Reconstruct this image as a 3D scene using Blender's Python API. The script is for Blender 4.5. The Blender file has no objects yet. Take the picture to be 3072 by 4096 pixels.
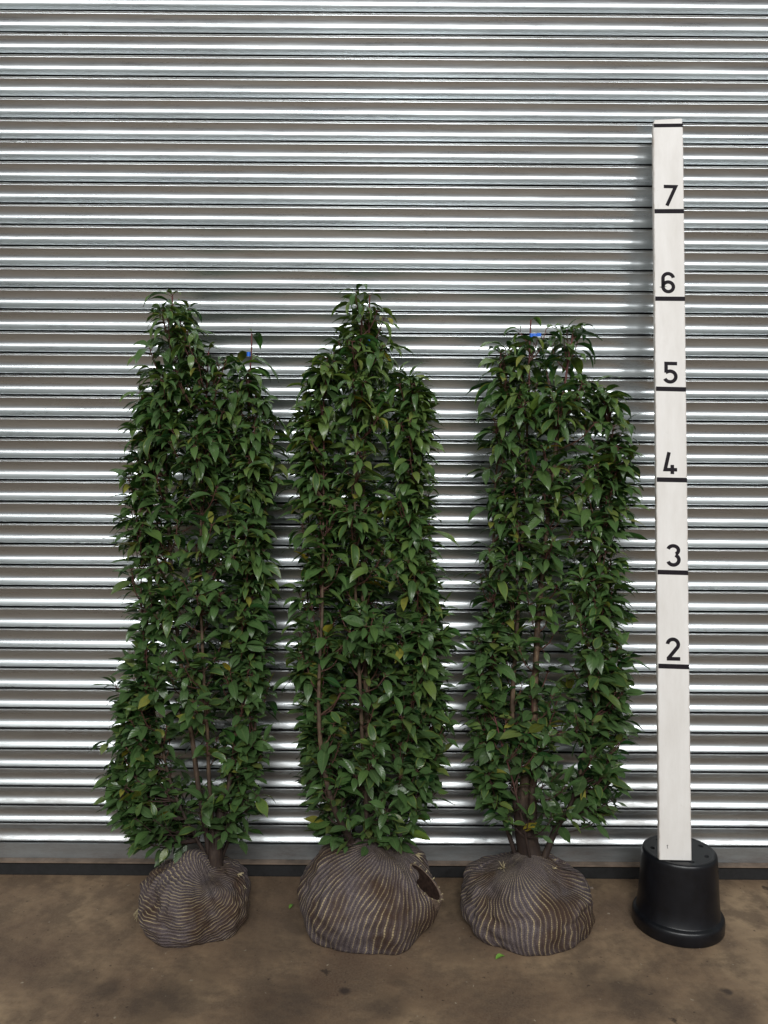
import bpy, bmesh, math, random
from mathutils import Vector, Matrix, noise, Euler
import numpy as np
R = math.radians
sc = bpy.context.scene
COL = sc.collection

# ------------------------------------------------------------------ camera
cd = bpy.data.cameras.new('camera')
cam = bpy.data.objects.new('camera', cd); COL.objects.link(cam)
cam.location = (0, -2.9, 1.465)
cd.sensor_fit = 'VERTICAL'; cd.sensor_height = 24.0
cd.lens = 3215.0 / 4096.0 * 24.0
cd.clip_start = 0.05; cd.clip_end = 200
cam.rotation_euler = (Matrix.Rotation(R(90 - 2.5), 3, 'X') @ Matrix.Rotation(R(0.40), 3, 'Z')).to_euler()
sc.camera = cam
sc.render.engine = 'CYCLES'
sc.render.resolution_x, sc.render.resolution_y = 768, 1024
sc.view_settings.view_transform = 'Standard'; sc.view_settings.look = 'None'
sc.view_settings.exposure = 0.0; sc.view_settings.gamma = 1.0

# ------------------------------------------------------------------ world: dim hall, pale far walls, dark roof
w = bpy.data.worlds.new('World'); sc.world = w; w.use_nodes = True
nt = w.node_tree; nt.nodes.clear()
tc = nt.nodes.new('ShaderNodeTexCoord'); sp = nt.nodes.new('ShaderNodeSeparateXYZ')
mr = nt.nodes.new('ShaderNodeMapRange'); mr.inputs[1].default_value = -1; mr.inputs[2].default_value = 1
cr = nt.nodes.new('ShaderNodeValToRGB'); e = cr.color_ramp.elements
e[0].position = 0.0; e[0].color = (.10, .085, .07, 1)
e[1].position = 1.0; e[1].color = (.16, .17, .155, 1)
for p, c in ((.38, (.10, .09, .088)), (.43, (.22, .21, .215)), (.49, (.36, .355, .365)), (.58, (.40, .405, .41)), (.66, (.40, .425, .41)), (.80, (.38, .41, .385))):
    k = e.new(p); k.color = (*c, 1)
bg = nt.nodes.new('ShaderNodeBackground'); bg.inputs[1].default_value = 0.64
wo = nt.nodes.new('ShaderNodeOutputWorld')
nt.links.new(tc.outputs['Generated'], sp.inputs[0]); nt.links.new(sp.outputs[2], mr.inputs[0])
nt.links.new(mr.outputs[0], cr.inputs[0]); nt.links.new(cr.outputs[0], bg.inputs[0]); nt.links.new(bg.outputs[0], wo.inputs[0])

# ------------------------------------------------------------------ hall lamps, high and behind the camera
def lamp(loc, power, sx, sy, target=(0, 0, 1.3), col=(1, 1, .99)):
    l = bpy.data.lights.new('hall_lamp', 'AREA'); l.shape = 'RECTANGLE'; l.size = sx; l.size_y = sy
    l.energy = power; l.color = col
    o = bpy.data.objects.new('hall_lamp', l); COL.objects.link(o); o.location = loc
    o.rotation_euler = (Vector(target) - Vector(loc)).to_track_quat('-Z', 'Y').to_euler()
lamp((0.2, -8.5, 5.8), 400, 2.6, .5)
lamp((-3.7, -8.5, 5.6), 230, 2.6, .4)
lamp((4.1, -8.0, 5.6), 240, 2.8, .4)

# ------------------------------------------------------------------ node helper
def mat(name):
    m = bpy.data.materials.new(name); m.use_nodes = True
    n = m.node_tree; b = n.nodes['Principled BSDF']
    return m, n, b
class N:
    def __init__(s, n): s.n = n
    def __call__(s, t, **kw):
        x = s.n.nodes.new(t)
        for k, v in kw.items():
            setattr(x, k, v)
        return x
    def l(s, a, b): s.n.links.new(a, b)
    def noise(s, vec, scale, detail=4, rough=.55, out='Fac'):
        x = s.n.nodes.new('ShaderNodeTexNoise'); x.inputs['Scale'].default_value = scale
        x.inputs['Detail'].default_value = detail; x.inputs['Roughness'].default_value = rough
        if vec is not None: s.l(vec, x.inputs['Vector'])
        return x.outputs[out]
    def ramp(s, fac, stops):
        x = s.n.nodes.new('ShaderNodeValToRGB'); e = x.color_ramp.elements
        e[0].position, e[0].color = stops[0][0], (*stops[0][1], 1)
        e[1].position, e[1].color = stops[-1][0], (*stops[-1][1], 1)
        for p, c in stops[1:-1]:
            k = e.new(p); k.color = (*c, 1)
        s.l(fac, x.inputs[0]); return x.outputs[0]
    def math(s, op, a, b=None, clamp=False):
        x = s.n.nodes.new('ShaderNodeMath'); x.operation = op; x.use_clamp = clamp
        for i, v in enumerate((a, b)):
            if v is None: continue
            if isinstance(v, (int, float)): x.inputs[i].default_value = v
            else: s.l(v, x.inputs[i])
        return x.outputs[0]
    def mix(s, fac, a, b, mode='MIX'):
        x = s.n.nodes.new('ShaderNodeMix'); x.data_type = 'RGBA'; x.blend_type = mode
        if isinstance(fac, (int, float)): x.inputs[0].default_value = fac
        else: s.l(fac, x.inputs[0])
        for i, v in ((6, a), (7, b)):
            if isinstance(v, tuple): x.inputs[i].default_value = (*v, 1)
            else: s.l(v, x.inputs[i])
        return x.outputs[2]
    def bump(s, h, strength, dist):
        x = s.n.nodes.new('ShaderNodeBump'); x.inputs['Strength'].default_value = strength
        x.inputs['Distance'].default_value = dist; s.l(h, x.inputs['Height']); return x.outputs[0]
    def objco(s, scale=(1, 1, 1)):
        t = s.n.nodes.new('ShaderNodeTexCoord'); m = s.n.nodes.new('ShaderNodeMapping')
        m.inputs['Scale'].default_value = scale; s.l(t.outputs['Object'], m.inputs[0]); return m.outputs[0]
    def val(s, f, lo, hi, a=0., b=1.):
        x = s.n.nodes.new('ShaderNodeMapRange'); s.l(f, x.inputs[0])
        for i, v in enumerate((lo, hi, a, b)): x.inputs[i + 1].default_value = v
        return x.outputs[0]

def m_floor():
    m, n, b = mat('brown_concrete'); h = N(n); co = h.objco()
    big = h.noise(co, 2.3, 5, .6); mid = h.noise(co, 9, 5, .65); fine = h.noise(co, 160, 3, .7)
    c = h.ramp(big, [(.36, (.105, .064, .043)), (.5, (.235, .158, .098)), (.64, (.37, .262, .160))])
    c = h.mix(h.val(mid, .42, .60, 0, .7), c, (.085, .056, .040))
    c = h.mix(h.val(fine, .3, .75, .0, .45), c, (.25, .195, .14))
    vo = h('ShaderNodeTexVoronoi'); vo.inputs['Scale'].default_value = 9; h.l(h.mix(.06, co, h.noise(co, 30, 3, .6, 'Color')), vo.inputs['Vector'])
    sel = h('ShaderNodeSeparateColor'); h.l(vo.outputs['Color'], sel.inputs[0])
    rad = h.math('MULTIPLY', h.val(sel.outputs[0], .62, 1, 0, 1), .17)
    spot = h.math('LESS_THAN', vo.outputs['Distance'], rad)
    soft = h.val(h.math('SUBTRACT', rad, vo.outputs['Distance']), 0, .05, 0, .75)
    c = h.mix(soft, c, (.035, .027, .024))
    v2 = h('ShaderNodeTexVoronoi'); v2.inputs['Scale'].default_value = 55; h.l(h.mix(.02, co, h.noise(co, 90, 2, .6, 'Color')), v2.inputs['Vector'])
    s2_ = h('ShaderNodeSeparateColor'); h.l(v2.outputs['Color'], s2_.inputs[0])
    grit = h.math('MULTIPLY', h.val(v2.outputs['Distance'], .10, .22, 1, 0), h.math('GREATER_THAN', s2_.outputs[0], .86))
    c = h.mix(h.math('MULTIPLY', grit, .75), c, h.ramp(s2_.outputs[1], [(.45, (.04, .028, .022)), (.75, (.05, .035, .03)), (.78, (.42, .36, .27))]))
    # drips and damp patches, plus shade painted between the root balls
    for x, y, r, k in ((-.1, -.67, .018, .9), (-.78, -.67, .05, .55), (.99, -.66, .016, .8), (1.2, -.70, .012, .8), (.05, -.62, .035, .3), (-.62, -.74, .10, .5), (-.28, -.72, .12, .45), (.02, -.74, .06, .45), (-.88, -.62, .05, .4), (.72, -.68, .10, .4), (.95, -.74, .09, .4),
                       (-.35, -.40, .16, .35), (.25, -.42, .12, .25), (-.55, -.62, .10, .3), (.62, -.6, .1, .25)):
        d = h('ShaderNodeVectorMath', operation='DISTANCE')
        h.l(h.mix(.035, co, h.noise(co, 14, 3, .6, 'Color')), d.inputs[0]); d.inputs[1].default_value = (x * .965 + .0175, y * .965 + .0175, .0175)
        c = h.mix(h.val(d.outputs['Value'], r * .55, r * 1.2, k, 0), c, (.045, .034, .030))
    h.l(c, b.inputs['Base Color'])
    h.l(h.val(mid, .3, .7, .5, .78), b.inputs['Roughness']); b.inputs['Specular IOR Level'].default_value = .2
    h.l(h.bump(h.math('ADD', h.math('MULTIPLY', mid, 3), fine), .35, .002), b.inputs['Normal'])
    return m
def m_galv(name, base=.61, r0=.25, r1=.345, dirt=.0):
    m, n, b = mat(name); h = N(n)
    co = h.objco((1.6, 20, 20)); cs = h.objco((1, 1, 1)); cf = h.objco((12, 260, 260))
    streak = h.noise(co, 1.6, 5, .6); sm = h.noise(cs, 2.2, 4, .6); fine = h.noise(cf, 1, 3, .7); sp = h.noise(cs, 70, 3, .7)
    c = h.ramp(streak, [(.25, (base * .86, base * .92, base * .96)), (.7, (base * .98, base * 1.04, base * 1.06))])
    c = h.mix(h.val(sm, .42, .72, 0, .22), c, (base * .70, base * .68, base * .66))
    c = h.mix(h.val(sp, .35, .75, 0, .10), c, (base * .6, base * .6, base * .6))
    # grime creeping up from the ground, real dirt of its own
    sx = h('ShaderNodeSeparateXYZ'); t = h('ShaderNodeTexCoord'); h.l(t.outputs['Object'], sx.inputs[0])
    g = h.math('MULTIPLY', h.val(sx.outputs[2], .1, .75, 1, 0), h.val(h.noise(h.objco((3, 12, 12)), 2, 5, .7), .42, .65, 0, .6))
    c = h.mix(g, c, (.20, .165, .145))
    b.inputs['Metallic'].default_value = .93
    h.l(c, b.inputs['Base Color'])
    r = h.math('ADD', h.val(streak, .25, .75, r0, r1), h.val(fine, .3, .7, -.03, .05))
    r = h.math('ADD', r, h.math('MULTIPLY', g, .25)); h.l(r, b.inputs['Roughness'])
    h.l(h.bump(h.math('ADD', h.math('MULTIPLY', sm, 1.0), h.math('MULTIPLY', fine, .05)), .05, .002), b.inputs['Normal'])
    return m
def m_leaf():
    m, n, b = mat('leaf_green'); h = N(n)
    uv = h('ShaderNodeUVMap', uv_map='leaf'); s = h('ShaderNodeSeparateXYZ'); h.l(uv.outputs[0], s.inputs[0])
    at = h('ShaderNodeAttribute', attribute_name='tint'); sa = h('ShaderNodeSeparateColor'); h.l(at.outputs['Color'], sa.inputs[0])
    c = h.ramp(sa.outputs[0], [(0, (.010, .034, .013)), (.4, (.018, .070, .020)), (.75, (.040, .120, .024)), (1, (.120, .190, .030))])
    c = h.mix(sa.outputs[1], c, (.42, .34, .035))                    # yellowing leaves
    mott = h.noise(h.objco(), 60, 3, .6)
    c = h.mix(h.val(mott, .4, .7, 0, .35), c, (.018, .04, .014))
    rib = h.val(h.math('ABSOLUTE', s.outputs[0]), .0, .14, .55, 0)
    c = h.mix(rib, c, (.13, .19, .07))
    edge = h.math('MULTIPLY', h.val(h.math('ABSOLUTE', s.outputs[0]), .7, 1, 0, 1), h.math('MULTIPLY', sa.outputs[2], .8))
    c = h.mix(edge, c, (.28, .30, .04))
    geo = h('ShaderNodeNewGeometry'); c = h.mix(geo.outputs['Backfacing'], c, h.mix(.5, c, (.09, .14, .05)))
    h.l(c, b.inputs['Base Color']); h.l(h.val(mott, .3, .7, .24, .42), b.inputs['Roughness'])
    b.inputs['Specular IOR Level'].default_value = .45
    wv = h.math('SINE', h.math('ADD', h.math('MULTIPLY', s.outputs[1], 42), h.math('MULTIPLY', h.math('ABSOLUTE', s.outputs[0]), -9)))
    h.l(h.bump(h.math('ADD', wv, h.math('MULTIPLY', mott, 2)), .12, .001), b.inputs['Normal'])
    tr = h('ShaderNodeBsdfTranslucent'); h.l(h.mix(.5, c, (.10, .2, .03)), tr.inputs[0])
    mx = h('ShaderNodeMixShader'); mx.inputs[0].default_value = .14
    h.l(b.outputs[0], mx.inputs[1]); h.l(tr.outputs[0], mx.inputs[2]); h.l(mx.outputs[0], n.nodes['Material Output'].inputs[0])
    return m
def m_bark():
    m, n, b = mat('bark'); h = N(n); co = h.objco((30, 30, 8))
    at = h('ShaderNodeAttribute', attribute_name='young'); 
    k = h.noise(co, 3, 4, .6)
    c = h.ramp(k, [(.3, (.035, .022, .015)), (.55, (.095, .060, .036)), (.75, (.20, .135, .075))])
    c = h.mix(at.outputs['Fac'], c, (.10, .028, .026))
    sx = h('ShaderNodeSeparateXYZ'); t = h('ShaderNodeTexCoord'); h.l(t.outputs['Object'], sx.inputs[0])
    c = h.mix(h.math('MULTIPLY', h.val(sx.outputs[2], .36, .62, .95, 0), h.val(k, .2, .7, 1, .85)), c, (.020, .011, .009))   # earth stain plus painted shade, darkening the bark towards the foot
    h.l(c, b.inputs['Base Color']); b.inputs['Roughness'].default_value = .7
    h.l(h.bump(k, .6, .003), b.inputs['Normal']); return m
def m_net():
    m, n, b = mat('knitted_net_sack'); h = N(n)
    uv = h('ShaderNodeUVMap', uv_map='net'); s = h('ShaderNodeSeparateXYZ'); h.l(uv.outputs[0], s.inputs[0])
    U, V = s.outputs[0], s.outputs[1]
    co = h.objco()
    wob = h.math('MULTIPLY', h.math('SUBTRACT', h.noise(co, 28, 3, .6), .5), .55)
    u = h.math('FRACT', h.math('ADD', U, wob))
    du = h.math('ABSOLUTE', h.math('SUBTRACT', u, .5))          # 0 on the thread, .5 between
    row = h.math('FLOOR', h.math('ADD', U, wob))
    wn = h('ShaderNodeTexWhiteNoise', noise_dimensions='1D'); h.l(row, wn.inputs['W'])
    ph = h.math('MULTIPLY', wn.outputs['Value'], 7)
    dash = h.math('ABSOLUTE', h.math('SINE', h.math('ADD', V, ph)))
    thread = h.val(du, .045, .135, 1, 0)
    gap = h.val(dash, .18, .5, .12, 1)
    patch = h.val(h.noise(co, 10, 4, .65), .36, .62, .08, .9)
    tfac = h.math('MULTIPLY', h.math('MULTIPLY', thread, gap), patch)
    # knitted ground cloth between the threads: fine loops
    lo = h.math('MULTIPLY', h.math('SINE', h.math('MULTIPLY', V, 2.0)), h.math('SINE', h.math('MULTIPLY', U, 25.1)))
    fine = h.noise(co, 330, 3, .8); soil = h.noise(co, 6.5, 5, .6)
    c = h.ramp(fine, [(.3, (.040, .030, .030)), (.5, (.115, .093, .100)), (.7, (.25, .21, .21))])
    c = h.mix(h.val(lo, -.2, 1, 0, .35), c, (.24, .20, .19))
    c = h.mix(h.val(soil, .44, .62, 0, .9), c, (.070, .041, .026))
    c = h.mix(h.math('MULTIPLY', tfac, h.val(soil, .5, .8, .95, .35)), c, (.56, .45, .26))
    c = h.mix(h.val(du, .30, .5, 0, .5), c, (.045, .032, .034))
    h.l(c, b.inputs['Base Color']); b.inputs['Roughness'].default_value = .92; b.inputs['Specular IOR Level'].default_value = .15
    hh = h.math('ADD', h.math('MULTIPLY', h.val(du, 0, .5, 1, 0), 1.0), h.math('ADD', h.math('MULTIPLY', lo, .2), h.math('MULTIPLY', fine, .6)))
    h.l(h.bump(hh, .85, .0045), b.inputs['Normal']); return m
def m_simple(name, col, rough=.6, nscale=None, var=.3, bump=0, spec=.5):
    m, n, b = mat(name); h = N(n)
    if nscale:
        k = h.noise(h.objco(), nscale, 5, .65)
        h.l(h.ramp(k, [(.3, tuple(x * (1 - var) for x in col)), (.7, tuple(min(1, x * (1 + var * .6)) for x in col))]), b.inputs['Base Color'])
        if bump: h.l(h.bump(k, bump, .002), b.inputs['Normal'])
    else: b.inputs['Base Color'].default_value = (*col, 1)
    b.inputs['Roughness'].default_value = rough; b.inputs['Specular IOR Level'].default_value = spec
    return m
def m_whitepaint():
    m, n, b = mat('worn_white_paint'); h = N(n); co = h.objco(); cs = h.objco((1, 1, .25))
    c = h.ramp(h.noise(cs, 14, 5, .65), [(.3, (.66, .635, .605)), (.65, (.77, .75, .73))])
    spk = h.val(h.noise(co, 75, 4, .75), .66, .74, 0, .55); c = h.mix(spk, c, (.42, .39, .36))
    sm = h.val(h.noise(h.objco((1, 1, .6)), 22, 5, .7), .60, .76, 0, .3); c = h.mix(sm, c, (.5, .47, .42))
    sx = h('ShaderNodeSeparateXYZ'); t = h('ShaderNodeTexCoord'); h.l(t.outputs['Object'], sx.inputs[0])
    ed = h.math('MULTIPLY', h.val(h.math('ABSOLUTE', sx.outputs[0]), .046, .0515, 0, 1), h.val(h.noise(h.objco((60, 60, 12)), 2, 4, .7), .45, .6, 0, .7))
    c = h.mix(ed, c, (.36, .30, .24))
    h.l(c, b.inputs['Base Color']); b.inputs['Roughness'].default_value = .6
    h.l(h.bump(h.noise(cs, 60, 4, .6), .15, .001), b.inputs['Normal']); return m

M = dict(floor=m_floor(), galv=m_galv('galvanised_slats'), rail=m_galv('galvanised_rail', .42, .42, .55),
         leaf=m_leaf(), bark=m_bark(), net=m_net(), white=m_whitepaint(),
         rubber=m_simple('black_rubber', (.012, .012, .013), .75, 60, .4, .3),
         pot=m_simple('black_plastic', (.006, .0065, .009), .34, 25, .4, .05, .4),
         ink=m_simple('black_paint', (.011, .008, .012), .7, 90, .5, 0, .2),
         soil=m_simple('dark_soil', (.022, .013, .010), .95, 90, .6, 1.0, .1),
         straw=m_simple('straw_fibre', (.50, .42, .25), .8, 80, .4),
         blue=m_simple('blue_plastic', (.012, .13, .62), .35),
         lip=m_simple('sack_hem', (.15, .11, .085), .9, 220, .6, .8, .1),
         lightleaf=m_simple('fresh_leaf', (.16, .33, .05), .45, 60, .3),
         flange=m_simple('dirty_steel_flange', (.20, .15, .115), .6, 14, .5, .3, .4),
         rubble=m_simple('concrete_crumb', (.25, .20, .16), .9, 60, .4, .5, .2))

# ------------------------------------------------------------------ object helpers
def mesh_obj(name, verts, faces, m, parent=None, smooth=True):
    me = bpy.data.meshes.new(name); me.from_pydata(verts, [], faces); me.materials.append(m)
    if smooth: me.polygons.foreach_set('use_smooth', [True] * len(me.polygons))
    me.update()
    o = bpy.data.objects.new(name, me); COL.objects.link(o)
    if parent: o.parent = parent
    return o
def bm_obj(name, bm, m, parent=None, smooth=False):
    me = bpy.data.meshes.new(name); bm.to_mesh(me); bm.free(); me.materials.append(m)
    if smooth: me.polygons.foreach_set('use_smooth', [True] * len(me.polygons))
    o = bpy.data.objects.new(name, me); COL.objects.link(o)
    if parent: o.parent = parent
    return o
def thing(name, label, cat, loc=(0, 0, 0), group=None):
    o = bpy.data.objects.new(name, None); COL.objects.link(o); o.location = loc
    o.empty_display_size = .1; o['label'] = label; o['category'] = cat
    if group: o['group'] = group
    return o
def tag(o, label, cat, group=None):
    o['label'] = label; o['category'] = cat
    if group: o['group'] = group
    return o
def box(bm, x0, x1, y0, y1, z0, z1, bev=0):
    r = bmesh.ops.create_cube(bm, size=1)
    bmesh.ops.transform(bm, matrix=Matrix.Translation(((x0 + x1) / 2, (y0 + y1) / 2, (z0 + z1) / 2)) @ Matrix.Diagonal((x1 - x0, y1 - y0, z1 - z0, 1)), verts=r['verts'])
    if bev:
        ed = list({e for v in r['verts'] for e in v.link_edges})
        bmesh.ops.bevel(bm, geom=ed, offset=bev, segments=2, affect='EDGES')
def tube_data(pts, rad, n=7):
    V, Fc = [], []
    up = Vector((0.13, 0.97, .2)).normalized()
    for i, p in enumerate(pts):
        a = pts[max(0, i - 1)]; b = pts[min(len(pts) - 1, i + 1)]
        d = (b - a).normalized(); s = d.cross(up); s = s.normalized() if s.length > 1e-4 else Vector((1, 0, 0)); t = s.cross(d)
        for k in range(n):
            an = 2 * math.pi * k / n
            V.append(p + (s * math.cos(an) + t * math.sin(an)) * rad[i])
    for i in range(len(pts) - 1):
        for k in range(n):
            Fc.append((i * n + k, i * n + (k + 1) % n, (i + 1) * n + (k + 1) % n, (i + 1) * n + k))
    Fc.append(tuple(range(n))[::-1]); Fc.append(tuple(range((len(pts) - 1) * n, len(pts) * n)))
    return V, Fc
def catmull(P, seg=8):
    P = [Vector(p) for p in P]; Q = [P[0] * 2 - P[1]] + P + [P[-1] * 2 - P[-2]]; out = []
    for i in range(1, len(Q) - 2):
        for k in range(seg):
            t = k / seg; a, b, c, d = Q[i - 1:i + 3]
            out.append(.5 * ((2 * b) + (c - a) * t + (2 * a - 5 * b + 4 * c - d) * t * t + (3 * b - a - 3 * c + d) * t ** 3))
    out.append(P[-1]); return out

# ------------------------------------------------------------------ ground
g = 24
V = [(-8 + 16 * i / g, -7 + 7.6 * j / g, 0) for j in range(g + 1) for i in range(g + 1)]
Fc = [(j * (g + 1) + i, j * (g + 1) + i + 1, (j + 1) * (g + 1) + i + 1, (j + 1) * (g + 1) + i) for j in range(g) for i in range(g)]
fl = mesh_obj('floor', V, Fc, M['floor']); fl['kind'] = 'structure'

# ------------------------------------------------------------------ roller shutter
sh = thing('roller_shutter', 'closed galvanised steel roller shutter of curved horizontal slats behind the plants', 'roller shutter')
prof = [(0, -24), (.032, -24), (.034, .8), (.039, 2.2), (.046, 2.8), (.057, 2.6), (.070, 1.6), (.080, .6), (.092, -1.2)]
tilt = [(.105, -35), (.28, -26), (.42, -15), (.52, -4), (.62, 10), (.70, 20), (.78, 27), (.86, 31), (.93, 34)]
def tilt_at(t):
    for a, b in zip(tilt, tilt[1:]):
        if t <= b[0]: return a[1] + (b[1] - a[1]) * max(0, t - a[0]) / (b[0] - a[0])
    return tilt[-1][1]
o = -.2; t = .095; prof.append((t, o))
while t < .9299:
    dt = .0167 if .42 < t < .72 else .0334
    dt = min(dt, .930 - t)
    o += 75 * dt * math.tan(R(tilt_at(t + dt / 2))); t += dt; prof.append((t, o))
prof += [(.938, -.8), (.939, -24)]
joints = [3.0949, 3.0191, 2.9448, 2.8703, 2.7971, 2.7223, 2.6488]
def fill(a, b, n): return [a + (b - a) * i / n for i in range(1, n + 1)]
joints += fill(2.6488, 2.1303, 7) + [2.0539, 1.9773, 1.9006, 1.8236, 1.7487, 1.6714, 1.5952, 1.5206] + fill(1.5206, .9072, 8)
joints += [.8328, .7617, .6853, .6122, .5372, .462] + fill(.462, .253, 3) + [.1870, .1146]
joints = [3.0949 + .075 * k for k in range(10, 0, -1)] + joints
NX = 100; xs = [-3.6 + 7.2 * i / NX for i in range(NX + 1)]
random.seed(4)
V, Fc = [], []
for s in range(len(joints) - 1):
    z0, z1 = joints[s], joints[s + 1]; base = len(V); tw = random.uniform(-.0007, .0007); ph = random.uniform(0, 50)
    for (t, o) in prof:
        for x in xs:
            nz = noise.noise(Vector((x * 1.1, s * 3.7 + ph, 0)))
            off = (o * .001) * (1 + .035 * nz) + tw * (t - .5) + .0012 * noise.noise(Vector((x * .7, s * .35, 5)))
            V.append((x, min(.026, -off), z0 + (z1 - z0) * t + .0007 * noise.noise(Vector((x * .8, s, 9)))))
    P = len(prof); W = NX + 1
    for a in range(P - 1):
        for i in range(NX):
            Fc.append((base + a * W + i, base + (a + 1) * W + i, base + (a + 1) * W + i + 1, base + a * W + i + 1))
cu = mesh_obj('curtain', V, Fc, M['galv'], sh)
cu.data.materials.append(M['rubber'])            # black for grime and for shade painted into the interlock slots
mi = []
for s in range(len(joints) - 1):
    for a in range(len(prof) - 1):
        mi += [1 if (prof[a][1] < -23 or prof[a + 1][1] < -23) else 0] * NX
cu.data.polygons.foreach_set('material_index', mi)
bm = bmesh.new(); box(bm, -3.6, 3.6, .030, .045, .02, 3.85); bm_obj('backing_panel', bm, M['rubber'], sh)
bm = bmesh.new(); box(bm, -3.6, 3.6, -.010, .003, .058, .1145, .0015)
bm_obj('bottom_rail', bm, M['rail'], sh)
bm = bmesh.new(); box(bm, -3.6, 3.6, -.040, -.0105, .055, .0612, .0012); bm_obj('rail_flange', bm, M['flange'], sh)
bm = bmesh.new(); box(bm, -3.6, 3.6, -.022, .0035, .0005, .0548, .004)
bm_obj('rubber_seal', bm, M['rubber'], sh)

# ------------------------------------------------------------------ upturned pot
def lathe(name, prof, m, parent=None, n=72):
    V, Fc = [], []
    for r, z in prof:
        for k in range(n): V.append((r * math.cos(2 * math.pi * k / n), r * math.sin(2 * math.pi * k / n), z))
    for i in range(len(prof) - 1):
        for k in range(n): Fc.append((i * n + k, i * n + (k + 1) % n, (i + 1) * n + (k + 1) % n, (i + 1) * n + k))
    Fc.append(tuple((len(prof) - 1) * n + k for k in range(n)))
    return mesh_obj(name, V, Fc, m, parent)
pot = lathe('upturned_pot', [(r_ * .945, z_) for r_, z_ in [(.150, .0), (.1525, .004), (.1535, .03), (.152, .040), (.148, .046), (.1415, .0485), (.1385, .052),
                             (.134, .10), (.129, .17), (.1255, .225), (.1245, .238), (.1225, .2455), (.118, .2495), (.112, .250), (.108, .2485), (.1, .2485)]], M['pot'])
pot.location = (.978, -.31, 0); tag(pot, 'black plastic plant pot turned upside down under the white measuring board', 'plant pot')
# drain holes cut through the base
bm = bmesh.new()
for k in range(7):
    a = 2 * math.pi * (k + .35) / 7; r = .085
    mx = Matrix.Translation((r * math.cos(a), r * math.sin(a), .24)) @ Matrix.Rotation(a, 4, 'Z') @ Matrix.Diagonal((.9, 1.25, 1, 1))
    bmesh.ops.create_cone(bm, cap_ends=True, segments=16, radius1=.0085, radius2=.0085, depth=.05, matrix=mx)
me = bpy.data.meshes.new('cutter'); bm.to_mesh(me); bm.free(); cut = bpy.data.objects.new('cutter', me); COL.objects.link(cut)
cut.location = pot.location
bm = bmesh.new(); bm.from_mesh(pot.data)
bmesh.ops.holes_fill(bm, edges=[e for e in bm.edges if e.is_boundary]); bmesh.ops.recalc_face_normals(bm, faces=bm.faces); bm.to_mesh(pot.data); bm.free()
md = pot.modifiers.new('b', 'BOOLEAN'); md.object = cut; md.operation = 'DIFFERENCE'; md.solver = 'EXACT'
bpy.context.view_layer.update()
nm = bpy.data.meshes.new_from_object(pot.evaluated_get(bpy.context.evaluated_depsgraph_get()))
pot.modifiers.clear(); pot.data = nm; bpy.data.objects.remove(cut)
nm.name = 'upturned_pot'
nm.polygons.foreach_set('use_smooth', [p.normal.z < .95 or p.center.z < .24 for p in nm.polygons])

# ------------------------------------------------------------------ measuring board
base = Vector((.937, -.389, .2515)); topv = Vector((.9705, -.073, 2.689))
zl = (topv - base).normalized(); xl = Vector((1, 0.0, 0)); xl = (xl - zl * xl.dot(zl)).normalized(); yl = zl.cross(xl)
mp = thing('measuring_board', 'tall white measuring board numbered 2 to 7 leaning on the shutter', 'measuring board', base)
mp.rotation_mode = 'QUATERNION'; mp.rotation_quaternion = Matrix((xl, yl, zl)).transposed().to_quaternion()
HW = .0515; TH = .018; LEN = 2.474
bm = bmesh.new(); nseg = 60; random.seed(7)
rings = []
for j in range(nseg + 1):
    z = LEN * j / nseg; hw = HW - (.0000 if j < nseg else .003)
    wob = [.0007 * noise.noise(Vector((j * .9, q, 1))) for q in range(4)]
    c = .0022
    pts = [(-hw + c, 0), (hw - c, 0), (hw, c), (hw, TH - c), (hw - c, TH), (-hw + c, TH), (-hw, TH - c), (-hw, c)]
    zz = [z] * 8
    if j == nseg: zz = [z - .004, z + .003, z + .002, z + .002, z + .002, z - .004, z - .009, z - .009]
    ring = []
    for q, (px, py) in enumerate(pts):
        ww = wob[1] if px > 0 else wob[0]
        ring.append(bm.verts.new((px + ww, py, zz[q])))
    rings.append(ring)
for a, b_ in zip(rings, rings[1:]):
    for k in range(8): bm.faces.new((a[k], a[(k + 1) % 8], b_[(k + 1) % 8], b_[k]))
bm.faces.new(rings[0][::-1]); bm.faces.new(rings[-1])
bm_obj('board', bm, M['white'], mp)
ticks = [.6095, .9144, 1.2206, 1.5268, 1.8375, 2.1445, 2.451]
for i, t in enumerate(ticks):
    bm = bmesh.new(); a = [.0015, .001, .0003, .0008, -.001, -.002, -.003][i] * -1; hh = .0078 if i < 6 else .0066
    v = [bm.verts.new(q) for q in ((-.0498, -.0006, t - hh - a / 2), (.0506, -.0006, t - hh + a / 2 + .0004), (.0506, -.0006, t + hh + a / 2), (-.0498, -.0006, t + hh - a / 2 - .0004))]
    v2 = [bm.verts.new((q.co.x, -.0002, q.co.z)) for q in v]
    bm.faces.new(v)
    for k in range(4): bm.faces.new((v[k], v2[k], v2[(k + 1) % 4], v[(k + 1) % 4]))
    bm_obj('graduation_line', bm, M['ink'], mp)
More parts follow.
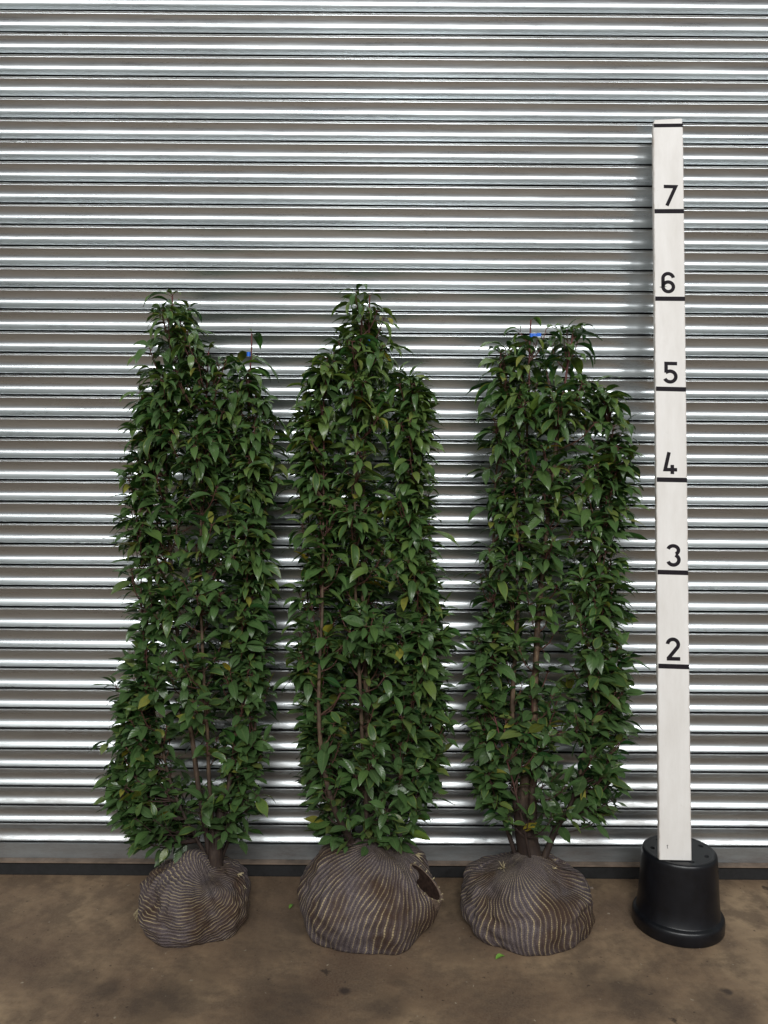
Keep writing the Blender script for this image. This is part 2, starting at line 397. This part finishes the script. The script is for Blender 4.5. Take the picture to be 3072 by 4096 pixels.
# numerals: strokes drawn in a box .62 wide by 1 high
def arc(cx, cy, rx, ry, a0, a1, n=22): return [(cx + rx * math.cos(R(a0 + (a1 - a0) * i / n)), cy + ry * math.sin(R(a0 + (a1 - a0) * i / n))) for i in range(n + 1)]
s_ = .07
DIG = {7: [[(.0, .93), (.553, .93), (.14, 0)]],
       6: [[(.55, .735)] + arc(.31, .70, .24, .23, 20, 180, 16) + [(.07, .3)] + arc(.31, .30, .24, .23, 180, 540, 40)],
       5: [[(.60, .93), (.09, .93), (.09, .50)], [(.07, .50)] + arc(.27, .32, .265, .25, 115, -155, 34)],
       4: [[(.26, 1.0), (.075, .20), (.62, .20)], [(.40, .42), (.40, 0)]],
       3: [arc(.30, .735, .235, .195, 165, -62, 26), arc(.30, .30, .25, .23, 68, -160, 30)],
       2: [arc(.30, .70, .24, .23, 175, -28, 24) + [(.09, .085)], [(.02, .07), (.62, .07)]]}
def stroke(bm, pts, w, y0=-.0007, y1=-.0002):
    P = [Vector((p[0], p[1])) for p in pts]; n = len(P); L, Rr = [], []
    for i in range(n):
        if i == 0: d = (P[1] - P[0]).normalized(); nn = Vector((-d.y, d.x)); k = 1
        elif i == n - 1: d = (P[-1] - P[-2]).normalized(); nn = Vector((-d.y, d.x)); k = 1
        else:
            d1 = (P[i] - P[i - 1]).normalized(); d2 = (P[i + 1] - P[i]).normalized()
            n1 = Vector((-d1.y, d1.x)); n2 = Vector((-d2.y, d2.x)); nn = (n1 + n2).normalized(); k = min(1 / max(nn.dot(n1), .3), 2.2)
        L.append(P[i] + nn * w * .5 * k); Rr.append(P[i] - nn * w * .5 * k)
    fa = [(bm.verts.new((a.x, y0, a.y)), bm.verts.new((b.x, y0, b.y)), bm.verts.new((a.x, y1, a.y)), bm.verts.new((b.x, y1, b.y))) for a, b in zip(L, Rr)]
    for a, b in zip(fa, fa[1:]):
        bm.faces.new((a[0], a[1], b[1], b[0])); bm.faces.new((a[0], b[0], b[2], a[2])); bm.faces.new((a[1], a[3], b[3], b[1]))
    bm.faces.new((fa[0][0], fa[0][2], fa[0][3], fa[0][1])); bm.faces.new((fa[-1][0], fa[-1][1], fa[-1][3], fa[-1][2]))
fr = {7: .33, 6: .225, 5: .285, 4: .235, 3: .31, 2: .27}
for i, dgt in enumerate((2, 3, 4, 5, 6, 7)):
    bm = bmesh.new(); S = .073
    for q, st in enumerate(DIG[dgt]):
        stroke(bm, [(-HW + fr[dgt] * 2 * HW + x * S, ticks[i] + .0195 + y * S) for x, y in st], .0118, -.0007 - q * .0002)
    o = bm_obj('numeral', bm, M['ink'], mp); o['label'] = 'black painted number %d' % dgt
bm = bmesh.new(); stroke(bm, [(-.026, .047), (-.026, .037), (-.024, .0355)], .0013); stroke(bm, [(-.028, .044), (-.0235, .0445)], .0011, -.0009)
bm_obj('ink_mark', bm, M['ink'], mp)

# ------------------------------------------------------------------ shrubs
def interp(tab, z):
    tab = sorted(tab)
    if z <= tab[0][0]: return tab[0][1], tab[0][2]
    for a, b in zip(tab, tab[1:]):
        if z <= b[0]:
            t = (z - a[0]) / (b[0] - a[0]); return a[1] + (b[1] - a[1]) * t, a[2] + (b[2] - a[2]) * t
    return tab[-1][1], tab[-1][2]
class Leaves:
    def __init__(s): s.V = []; s.F = []; s.uv = []; s.t = []; s.pet = []
    def add(s, p, d0, L, Wd, bend, tint, fold, roll, pet):
        """one leaf: petiole from p along d0, then a folded, arching blade"""
        horiz = Vector((d0.x, d0.y, 0))
        if horiz.length < 1e-3: horiz = Vector((random.uniform(-1, 1), random.uniform(-1, 1), 0))
        horiz.normalize(); side = Vector((-horiz.y, horiz.x, 0))
        el = math.asin(max(-1, min(1, d0.normalized().z)))
        n = 7; q = p.copy(); pts = [q.copy()]
        dv = horiz * math.cos(el) + Vector((0, 0, 1)) * math.sin(el)
        q = q + dv * pet; st = q.copy()
        b0 = len(s.V); C = [(-1, 1), (-.52, .30), (0, 0), (.52, .30), (1, 1)]
        yaw = random.uniform(-.25, .25)
        for i in range(n + 1):
            t = i / n; a = el - bend * (t ** .85)
            h2 = horiz * math.cos(yaw * t) + side * math.sin(yaw * t); s2 = -horiz * math.sin(yaw * t) + side * math.cos(yaw * t)
            dv = h2 * math.cos(a) + Vector((0, 0, 1)) * math.sin(a)
            if i: q = q + dv * (L / n)
            nrm = s2.cross(dv).normalized() * -1
            if nrm.z < 0 and abs(a) < 1.4: nrm = -nrm
            w = Wd * .5 * (math.sin(math.pi * min(1, t ** .8)) ** .85 if t < .97 else 0.02) * (1 if t < .72 else (1 - .45 * (t - .72) / .28))
            if t == 0: w = Wd * .03
            rr = roll; sv = s2 * math.cos(rr) + nrm * math.sin(rr); nv = nrm * math.cos(rr) - s2 * math.sin(rr)
            und = .04 * Wd * math.sin(t * 11 + yaw * 20)
            for cx, cf in C:
                v = q + sv * (cx * w * math.cos(fold)) + nv * (abs(cx) * w * math.sin(fold) - (w * .22 * cx * cx) + (und * cx if abs(cx) == 1 else 0))
                v.y = min(v.y, -.026); v.z = max(v.z, .012)
                s.V.append(v[:])
        for i in range(n):
            for k in range(4):
                a = b0 + i * 5 + k; s.F.append((a, a + 1, a + 6, a + 5))
                for (ci, ti) in ((k, i), (k + 1, i), (k + 1, i + 1), (k, i + 1)): s.uv += [C[ci][0], ti / n]
        s.t.append((tint, len(s.V) - b0)); s.pet.append((p, st, s.cur))
    def build(s, parent):
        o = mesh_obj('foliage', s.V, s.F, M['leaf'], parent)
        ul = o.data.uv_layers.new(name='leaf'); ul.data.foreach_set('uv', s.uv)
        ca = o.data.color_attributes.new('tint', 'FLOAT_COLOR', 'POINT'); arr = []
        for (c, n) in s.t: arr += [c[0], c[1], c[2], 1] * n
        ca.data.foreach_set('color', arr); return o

def shrub(spec, seed):
    random.seed(seed); rnd = random.random; U = random.uniform
    bx, by = spec['base']; root = thing('laurel_shrub', spec['label'], 'shrub', (bx, by, 0), 'root balled laurel shrubs in a row')
    inv = Vector((bx, by, 0)); lf = Leaves(); env = spec['env']
    stems = []
    for st in spec['stems']:
        pts = catmull([Vector((x, y, z)) for x, y, z in st['p']], 10)
        L = len(pts); r0, r1 = st['r']
        rad = [max(r0 + (r1 - r0) * (i / (L - 1)) ** (.8 if r0 < .02 else .42), .0016) for i in range(L)]
        rad[0] *= 1.25
        pts = [p + Vector((.006 * noise.noise(Vector((p.z * 6, seed, k))) for k in range(3))) if 0 < i < L - 1 else p for i, p in enumerate(pts)]
        stems.append([pts, rad, [], []])   # pts, radii, twig data, twig young
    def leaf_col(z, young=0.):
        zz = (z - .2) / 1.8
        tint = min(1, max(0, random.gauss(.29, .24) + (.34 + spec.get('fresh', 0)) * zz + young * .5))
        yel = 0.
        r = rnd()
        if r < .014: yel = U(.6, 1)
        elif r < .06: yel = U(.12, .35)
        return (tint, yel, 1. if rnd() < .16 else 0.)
    def put_leaf(p, d, az, z, size=1., young=0., openang=None):
        # p on shoot with direction d; azimuth az
        ref = Vector((1, 0, 0)) if abs(d.x) < .8 else Vector((0, 1, 0)); s = d.cross(ref).normalized(); t = s.cross(d)
        radial = s * math.cos(az) + t * math.sin(az)
        oa = U(45, 78) if openang is None else openang
        d0 = d * math.cos(R(oa)) + radial * math.sin(R(oa)) + Vector((random.gauss(0, .22), random.gauss(0, .22), random.gauss(0, .25)))
        for tx, tz, tw_, td in spec.get('clear', ()):
            if abs(p.x + d0.x * .03 - tx) < tw_ and -.015 < p.z - tz < .07 and d0.y < td: return
        zz = max(0, min(1, (z - .2) / 1.8))
        L = min(.105, max(.036, random.gauss(.062 + .018 * min(1, zz * 1.5), .014))) * size; Wd = L * (U(.36, .52) if z < 1.0 else U(.29, .42))
        bend = R(U(-5, 60) + 60 * zz) * (1 if d0.z > -.2 else .3)
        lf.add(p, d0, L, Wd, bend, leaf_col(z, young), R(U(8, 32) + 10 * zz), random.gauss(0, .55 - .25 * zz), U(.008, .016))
    # leaders: leaves right up the top of each stem
    for si, (pts, rad, tw, ty) in enumerate(stems):
        lf.cur = si; top = spec['stems'][si].get('top', .35); az = U(0, 6); acc = 0
        ztop = pts[-1].z
        for i in range(len(pts) - 1):
            seg = (pts[i + 1] - pts[i]); 
            if pts[i].z < ztop - top: continue
            acc += seg.length
            while acc > .017:
                acc -= .017; az += 2.4; k = rnd()
                p = pts[i] + seg * k
                near = 1 - (ztop - p.z) / top
                if rnd() < .93: put_leaf(p, seg.normalized(), az, p.z, 1.0 + .16 * min(1, (ztop - p.z) / .08) , .55 * near, U(55, 80) - 22 * max(0, near - .8) * 5)
        for q in range(3): put_leaf(pts[-1], (pts[-1] - pts[-2]).normalized(), U(0, 6.28), ztop, .45, .8, U(15, 40))
    # side twigs aimed at points in the shrub's envelope
    zs = [e[0] for e in env]; zmin, zmax = min(zs), max(zs)
    cnt = 0; tries = 0
    while cnt < spec['twigs'] and tries < 30000:
        tries += 1
        z = U(zmin, zmax); l, r = interp(env, z); ins = .058 - .030 * min(1, max(0, z - 1.72) / .15); l += ins; r -= ins
        if r - l < .02: continue
        if rnd() > (r - l) / .46 + .12: continue
        x = U(l, r)
        if z > 1.75 and rnd() < .3 * (z - 1.75) / .25: continue
        if rnd() < .09 and z < 1.75: x = (l - U(.0, .045)) if rnd() < .5 else (r + U(.0, .045))
        elif rnd() < .33: x = (l + U(0, .04)) if rnd() < .5 else (r - U(0, .04))
        bad = False
        for gx, gz, gr in spec.get('gaps', ()):
            if (x - gx) ** 2 + ((z - gz) * .7) ** 2 < gr * gr and rnd() < .93: bad = True
        if bad: continue
        cx, hx = (l + r) / 2, max(.06, (r - l) / 2); k = math.sqrt(max(.05, 1 - ((x - cx) / hx) ** 2))
        if noise.noise(Vector((x * 11, z * 7, seed))) < spec.get('clump', -.30) and rnd() < .8: continue
        dep = spec['depth'] * (1 if z > .35 else .9)
        yc = -.235 - .035 * max(0, (1 - z / 2)); y = yc + (U(-1, .75) * k) * dep
        y = min(y, -.075)
        tgt = Vector((x, y, z))
        best = None
        for si, (pts, rad, tw, ty) in enumerate(stems):
            for p in pts[3:]:
                dz = z - p.z
                if dz < .015 or dz > .30: continue
                dist = (p - tgt).length; c = dist + abs(dz - .10) * .9
                if best is None or c < best[0]: best = (c, si, p, dist)
        if best is None or best[3] > .30: continue
        _, si, p0, dist = best; lf.cur = si
        cnt += 1
        mid = (p0 + tgt) / 2 + Vector((0, 0, -.018 * rnd())) + Vector((tgt.x - p0.x, tgt.y - p0.y, 0)) * .12
        path = catmull([p0, mid, tgt], 5); m = len(path)
        rr = [.0027 + (.0013 - .0027) * i / (m - 1) for i in range(m)]
        stems[si][2].append((path, rr, m))
        az = U(0, 6.3); acc = 0; total = sum((path[i + 1] - path[i]).length for i in range(m - 1)); run = 0
        for i in range(m - 1):
            sg = path[i + 1] - path[i]; run += sg.length
            if run < total - .125: continue
            acc += sg.length
            while acc > .0165:
                acc -= .0165; az += 2.4
                put_leaf(path[i] + sg * rnd(), (sg.normalized() + Vector((0, 0, .35))).normalized(), az, z, U(.75, 1.05), max(0, .25 * (run / total)))
        for q in range(4): put_leaf(tgt, ((path[-1] - path[-2]).normalized() + Vector((0, 0, .5))).normalized(), az + q * 1.6, z, U(.6, .95), .3, U(35, 65))
    if 'trunk' in spec:
        tp, tr = spec['trunk']; pts = catmull([Vector(p) for p in tp], 6); m = len(pts)
        v, f = tube_data(pts, [tr[0] + (tr[1] - tr[0]) * i / (m - 1) for i in range(m)], 20)
        v = [(q - inv) + Vector((.006 * noise.noise(q * 22), .006 * noise.noise(q * 22 + Vector((7, 0, 0))), 0)) for q in v]
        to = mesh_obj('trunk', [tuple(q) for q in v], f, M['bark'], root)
        to.data.attributes.new('young', 'FLOAT', 'POINT')
    # stems with their twigs
    per = [[] for _ in stems]
    for (a, b, bi) in lf.pet: per[bi].append((a, b))
    for si, (pts, rad, tw, ty) in enumerate(stems):
        V, Fc, Y = [], [], []
        def addt(pp, rr, n, yfun):
            v, f = tube_data(pp, rr, n); o = len(V)
            V.extend([tuple(q - inv) for q in v]); Fc.extend([tuple(i + o for i in g_) for g_ in f]); Y.extend([yfun(i // n, len(pp)) for i in range(len(v))])
        addt(pts, rad, 9, lambda i, n: max(0, min(1, (pts[min(i, len(pts) - 1)].z - (pts[-1].z - .45)) / .3)))
        for path, rr, m in tw: addt(path, rr, 5, lambda i, n: .25 + .6 * i / n)
        for a, b in per[si]: addt([a, (a + b) / 2 + Vector((0, 0, .001)), b], [.0011, .0009, .0009], 4, lambda i, n: .75)
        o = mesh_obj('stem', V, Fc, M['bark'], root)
        at = o.data.attributes.new('young', 'FLOAT', 'POINT'); at.data.foreach_set('value', Y)
    # leaves standing at the foot
    lf.V = [(v[0] - inv.x, v[1] - inv.y, v[2]) for v in lf.V]
    lf.build(root)
    return root, stems

def root_ball(root, rx, ry, hz, cx, cy, top, nstripe, warp, dents, seed, vfreq):
    """squat sack of knitted net round the roots; warp gives the stripe coordinate"""
    NT, NP = 110, 220; V, Fc, uvs = [], [], []
    zc = hz * .42
    for i in range(NT + 1):
        th = math.pi * i / NT
        for j in range(NP):
            ph = 2 * math.pi * j / NP
            x = math.sin(th) * math.sin(ph); y = -math.sin(th) * math.cos(ph); z = math.cos(th)
            q = Vector((x, y, z))
            sx = math.copysign(abs(x) ** .94, x); sy = math.copysign(abs(y) ** .94, y)
            zz = zc + (z * (hz - zc) if z > 0 else z * zc * 1.9)
            px, py = sx * rx, sy * ry
            lump = .020 * noise.noise(q * 1.7 + Vector((seed, 0, 0))) + .008 * noise.noise(q * 5 + Vector((0, seed, 0)))
            k = 1 + lump / rx * 1.2
            px *= k; py *= k; zz += lump * .6 * max(0, z)
            # sagging foot, collar gathered round the stems
            if z > .80:
                c = (z - .80) / .20; px *= 1 - .25 * c; py *= 1 - .25 * c; zz += top * c * c
            px += .10 * rx * max(0, z) * warp.get('lean', 0)
            for (dx, dz, wd, dp) in dents:
                dd = (x - dx) ** 2 + (z - dz) ** 2
                if y < .3: f = dp * math.exp(-dd / (wd * wd)); px -= x * f * .5; py += f * (1 if y < 0 else 0); zz -= f * .8 * max(0, z)
            pl = .0022 * math.sin(13 * ph + 3 * z + seed) * max(0, z) + .0016 * math.sin(31 * ph + seed * 2 + 2 * z) * (max(0, z) ** .5 if z > 0 else 0)
            px += x * pl * 2; py += y * pl * 2
            zz = max(zz, .0015)
            V.append((px + cx - root.location.x, py + cy - root.location.y, zz))
            uvs.append(warp['f'](x, y, z, ph))
    for i in range(NT):
        for j in range(NP):
            Fc.append((i * NP + j, (i + 1) * NP + j, (i + 1) * NP + (j + 1) % NP, i * NP + (j + 1) % NP))
    o = mesh_obj('root_ball', V, Fc, M['net'], root)
    ul = o.data.uv_layers.new(name='net'); arr = []
    for i in range(NT):
        for j in range(NP):
            q = [uvs[i * NP + j], uvs[(i + 1) * NP + j], uvs[(i + 1) * NP + (j + 1) % NP], uvs[i * NP + (j + 1) % NP]]
            us = [a[0] for a in q]; mid = us[0]; per = warp['per']
            us = [u - per * round((u - mid) / per) for u in us]
            for u, a in zip(us, q): arr += [u, a[1]]
    ul.data.foreach_set('uv', arr)
    return o
def polewarp(pole, n, swirl=0., vf=60., wav=0., off=0.):
    P = Vector(pole).normalized(); A = P.cross(Vector((0, 0, 1)) if abs(P.z) < .95 else Vector((0, 1, 0))).normalized(); B = P.cross(A)
    def f(x, y, z, ph):
        q = Vector((x, y, z)).normalized()
        az = math.atan2(q.dot(B), q.dot(A)); pol = math.acos(max(-1, min(1, q.dot(P))))
        u = az / (2 * math.pi) * n + swirl * pol * n / 6.283 + wav * noise.noise(q * 1.6 + Vector((off, 0, 0))) * n / 12
        return (u, pol * vf + az * swirl * 12)
    return {'f': f, 'per': n}
def tuft(parent, p, dirs, n, L, seed):
    random.seed(seed); V, Fc = [], []
    for i in range(n):
        d = (Vector(dirs) + Vector((random.uniform(-.4, .4), random.uniform(-.4, .4), random.uniform(-.4, .4)))).normalized()
        l = L * random.uniform(.5, 1.1); a = Vector(p) - parent.location; b = a + d * l * .5 + Vector((0, 0, -.002)); c = a + d * l + Vector((0, -.002, -.25 * l))
        v, f = tube_data([a, b, c], [.0012, .0009, .0005], 4); o = len(V); V.extend([tuple(q) for q in v]); Fc.extend([tuple(k + o for k in g_) for g_ in f])
    o = mesh_obj('net_tuft', V, Fc, M['straw'], parent)
def tie(parent, p, w, hgt, flag=0.0):
    bm = bmesh.new()
    r = bmesh.ops.create_cone(bm, cap_ends=True, segments=14, radius1=.0062, radius2=.0062, depth=hgt)
    if flag:
        box(bm, .004, flag * .52, -.0060, -.0048, -hgt / 2, hgt / 2)
        r2 = bmesh.ops.create_cube(bm, size=1)
        bmesh.ops.transform(bm, matrix=Matrix.Translation((flag * .76, -.0085, .0008)) @ Matrix.Rotation(R(14), 4, 'Z') @ Matrix.Diagonal((flag * .5, .0012, hgt, 1)), verts=r2['verts'])
    o = bm_obj('plastic_tie', bm, M['blue'], parent); o.location = Vector(p) - parent.location; return o

env1 = [(2.042, -.751, -.628), (1.953, -.775, -.62), (1.893, -.815, -.60), (1.804, -.80, -.40), (1.7, -.828, -.347), (1.58, -.856, -.347), (1.429, -.852, -.362), (1.308, -.883, -.347), (1.202, -.854, -.346), (1.05, -.84, -.361), (.897, -.861, -.354), (.743, -.903, -.361), (.588, -.927, -.376), (.463, -.951, -.392), (.339, -.906, -.407), (.261, -.86, -.46)]
env2 = [(2.046, -.124, .018), (1.957, -.153, .026), (1.868, -.205, .057), (1.808, -.257, .132), (1.733, -.287, .166), (1.583, -.339, .172), (1.433, -.302, .174), (1.282, -.286, .168), (1.13, -.293, .199), (.977, -.308, .213), (.824, -.323, .225), (.67, -.289, .227), (.515, -.307, .221), (.359, -.299, .184), (.27, -.215, .151), (.235, -.17, .10)]
env3 = [(1.961, .408, .684), (1.872, .342, .686), (1.812, .335, .687), (1.708, .344, .809), (1.588, .323, .834), (1.437, .324, .822), (1.287, .352, .81), (1.134, .293, .821), (.982, .3, .824), (.828, .263, .845), (.674, .265, .83), (.519, .267, .818), (.41, .284, .821), (.36, .331, .761)]
def stem(p, r, top=.3): return dict(p=p, r=r, top=top)
s1, st1 = shrub(dict(label='dark green laurel shrub left of the others, tallest leader on its left side', base=(-.60, -.29), trunk=([(-.555, -.285, .15), (-.552, -.285, .22), (-.535, -.28, .34), (-.525, -.275, .42)], (.030, .008)), env=env1, clear=[(-.449, 1.865, .024, .2)], twigs=620, depth=.165, gaps=[(-.30, 1.95, .1)],
    stems=[stem([(-.565, -.28, .17), (-.62, -.27, .5), (-.69, -.25, 1.0), (-.725, -.23, 1.5), (-.71, -.22, 1.8), (-.703, -.22, 2.055)], (.0105, .0026), .34),
           stem([(-.545, -.28, .17), (-.50, -.27, .5), (-.465, -.25, 1.0), (-.455, -.23, 1.5), (-.442, -.22, 1.935)], (.010, .0024), .30),
           stem([(-.55, -.30, .17), (-.575, -.30, .6), (-.60, -.28, 1.2), (-.575, -.26, 1.87)], (.009, .0022), .28),
           stem([(-.57, -.27, .17), (-.70, -.28, .45), (-.79, -.26, .9), (-.80, -.25, 1.4)], (.007, .002), .2),
           stem([(-.54, -.26, .17), (-.44, -.25, .5), (-.41, -.22, 1.1), (-.385, -.2, 1.62)], (.007, .002), .2)]), 11)
s2, st2 = shrub(dict(label='middle laurel shrub with one pointed top and a wide root ball with a torn slit', base=(-.04, -.30), env=env2, clear=[(-.049, 1.902, .024, .2)], fresh=.16, twigs=680, depth=.165,
    stems=[stem([(-.035, -.28, .19), (-.05, -.27, .6), (-.07, -.25, 1.2), (-.062, -.23, 1.7), (-.052, -.22, 2.06)], (.012, .0026), .36),
           stem([(-.04, -.31, .19), (-.07, -.31, .7), (-.095, -.30, 1.3), (-.078, -.26, 1.99)], (.009, .0024), .3),
           stem([(-.055, -.30, .19), (-.16, -.36, .42), (-.203, -.37, .7), (-.195, -.33, 1.1), (-.20, -.26, 1.72)], (.0125, .0024), .2),
           stem([(-.02, -.28, .19), (.06, -.27, .5), (.11, -.25, 1.0), (.105, -.23, 1.74)], (.009, .0022), .25),
           stem([(-.06, -.26, .19), (-.17, -.24, .5), (-.25, -.22, 1.0), (-.25, -.2, 1.5)], (.006, .002), .2),
           stem([(-.01, -.26, .19), (.12, -.24, .45), (.16, -.22, .9), (.15, -.2, 1.4)], (.006, .002), .2)]), 22)
s3, st3 = shrub(dict(label='right laurel shrub with bare trunk above its root ball, next to the measuring board', base=(.475, -.29), trunk=([(.495, -.285, .15), (.490, -.285, .23), (.470, -.285, .31), (.466, -.29, .40), (.47, -.30, .50)], (.047, .012)), env=env3, clear=[(.492, 1.931, .036, .6)], clump=-.22, twigs=500, depth=.155,
    gaps=[(.50, 1.33, .05), (.63, 1.45, .035), (.70, 1.2, .03), (.60, 1.85, .06)],
    stems=[stem([(.505, -.28, .16), (.50, -.29, .32), (.50, -.285, .75), (.515, -.275, 1.1), (.56, -.26, 1.55), (.575, -.26, 1.7), (.62, -.23, 1.945)], (.027, .0026), .3),
           stem([(.475, -.28, .16), (.45, -.28, .35), (.43, -.27, .7), (.46, -.25, 1.3), (.479, -.23, 1.985)], (.026, .0024), .3),
           stem([(.52, -.29, .16), (.57, -.29, .30), (.64, -.28, .42), (.70, -.27, .8), (.715, -.25, 1.3), (.753, -.22, 1.715)], (.0135, .0024), .3),
           stem([(.46, -.27, .16), (.38, -.26, .45), (.35, -.25, .9), (.37, -.23, 1.4), (.387, -.21, 1.855)], (.009, .0022), .25),
           stem([(.50, -.31, .16), (.475, -.335, .26), (.44, -.35, .42), (.36, -.33, .7)], (.006, .002), .15)]), 33)

root_ball(s1, .178, .180, .200, -.615, -.315, .028, 64, polewarp((.38, -.42, .82), 40, 1.75, 48, .2, 3), [(.25, .75, .25, .028), (-.62, .50, .22, .018)], 1, 60)
root_ball(s2, .220, .222, .270, -.043, -.315, .014, 80, polewarp((.30, -.10, .94), 72, -.03, 75, .25, 8), [], 2, 70)
root_ball(s3, .222, .205, .200, .475, -.31, .030, 84, polewarp((-.22, -.12, .97), 76, .06, 72, .35, 5), [(-.55, .60, .16, .035), (.50, .70, .18, .022), (.75, .15, .16, .014)], 3, 70)

# open slit of the middle sack: a hem standing off the ball and the dark soil inside it
rb2 = [o for o in s2.children if o.name.startswith('root_ball')][0]
_, c, nrm, _i = rb2.closest_point_on_mesh(Vector((.140, -.40, .182)) - s2.location)
c = Vector(c); nrm = (Vector(nrm) + Vector((.15, -.35, .1))).normalized()
long_ = Vector((.50, -.02, -.80)); long_ = (long_ - nrm * long_.dot(nrm)).normalized(); shortv = nrm.cross(long_)
V, Fc = [], []; n = 40; prof_h = [(-.034, 1.30), (-.012, 1.14), (.003, 1.03), (.008, .99), (.007, .95), (.001, .92), (-.02, .88)]
for (hgt, k) in prof_h:
    for j in range(n):
        a = 2 * math.pi * j / n; wv = 1 + .05 * math.sin(3 * a + 1) + .05 * noise.noise(Vector((math.cos(a) * 3, math.sin(a) * 3, hgt * 30)))
        V.append(tuple(c + long_ * (.072 * k * wv * math.cos(a)) + shortv * (.031 * k * wv * math.sin(a)) + nrm * (hgt + .004 * math.sin(2 * a + .6))))
for i in range(len(prof_h) - 1):
    for j in range(n): Fc.append((i * n + j, i * n + (j + 1) % n, (i + 1) * n + (j + 1) % n, (i + 1) * n + j))
mesh_obj('sack_slit_hem', V, Fc, M['lip'], s2)
V = []; Fc = []
for i in range(6):
    k = i / 5
    for j in range(24):
        a = 2 * math.pi * j / 24
        V.append(tuple(c + long_ * (.067 * k * math.cos(a)) + shortv * (.028 * k * math.sin(a)) + nrm * (.004 + .004 * noise.noise(Vector((k * 5, j, 2))))))
for i in range(5):
    for j in range(24): Fc.append((i * 24 + j, i * 24 + (j + 1) % 24, (i + 1) * 24 + (j + 1) % 24, (i + 1) * 24 + j))
mesh_obj('exposed_soil', V, Fc, M['soil'], s2)

tuft(s1, (-.458, -.33, .135), (.3, -.4, -.5), 12, .03, 1)
tuft(s1, (-.475, -.31, .155), (.7, -.2, .3), 9, .03, 2)
tuft(s1, (-.785, -.34, .06), (-.4, -.3, -.8), 12, .035, 3)
tuft(s2, (.11, -.33, .235), (.8, -.2, .1), 8, .03, 4)
for q in range(14):
    a = q / 14 * 6.283
    tp = c + long_ * (.070 * math.cos(a)) + shortv * (.030 * math.sin(a)) + nrm * .006 + s2.location
    tuft(s2, tp, nrm + shortv * math.sin(a) + Vector((0, 0, .3)), 3, .014, 40 + q)
tuft(s3, (.395, -.34, .195), (-.1, -.3, .7), 12, .035, 5)
tuft(s3, (.56, -.33, .19), (.3, -.3, .5), 6, .02, 6)

tie(s1, (-.449, -.235, 1.865), 0, .014)
tie(s2, (-.056, -.246, 1.902), 0, .02)
tie(s3, (.479, -.246, 1.931), 0, .012, .030)

# ------------------------------------------------------------------ fallen leaves and crumbs
def fallen(loc, rz, L, Wd, curl, label):
    V, Fc = [], []; n = 8
    for i in range(n + 1):
        t = i / n; w = Wd / 2 * math.sin(math.pi * min(1, t ** .8)) ** .8 if 0 < t < 1 else .0004
        for cx in (-1, -.5, 0, .5, 1):
            V.append((t * L - L / 2, cx * w * math.cos(curl), .0025 + abs(cx) * w * math.sin(curl) + .004 * math.sin(t * 3.1)))
    for i in range(n):
        for k in range(4): a = i * 5 + k; Fc.append((a, a + 1, a + 6, a + 5))
    o = mesh_obj('fallen_leaf', V, Fc, M['lightleaf']); o.location = loc; o.rotation_euler = (0, 0, R(rz)); tag(o, label, 'leaf', 'fallen leaves on the floor')
fallen((.364, -.512, .001), 28, .034, .020, .5, 'bright green fallen leaf on the floor in front of the right root ball')
fallen((-.306, -.228, .001), 70, .030, .013, .4, 'small green fallen leaf on the floor between left and middle root balls')
def crumb(loc, s, label, m='rubble', cat='crumb', name='concrete_crumb'):
    bm = bmesh.new(); bmesh.ops.create_icosphere(bm, subdivisions=2, radius=s)
    for v in bm.verts: v.co *= 1 + .5 * noise.noise(v.co * (1.3 / s) + Vector(loc) * 9); v.co.z = v.co.z * .5 + s * .3
    o = bm_obj(name, bm, M[m], None, True); o.location = loc; tag(o, label, cat, 'concrete crumbs on the floor')
crumb((.715, -.09, 0), .012, 'pale concrete crumb by the rubber seal, right of the right root ball, bigger of two')
crumb((.752, -.085, 0), .007, 'tiny pale concrete crumb by the rubber seal, nearer the black pot')
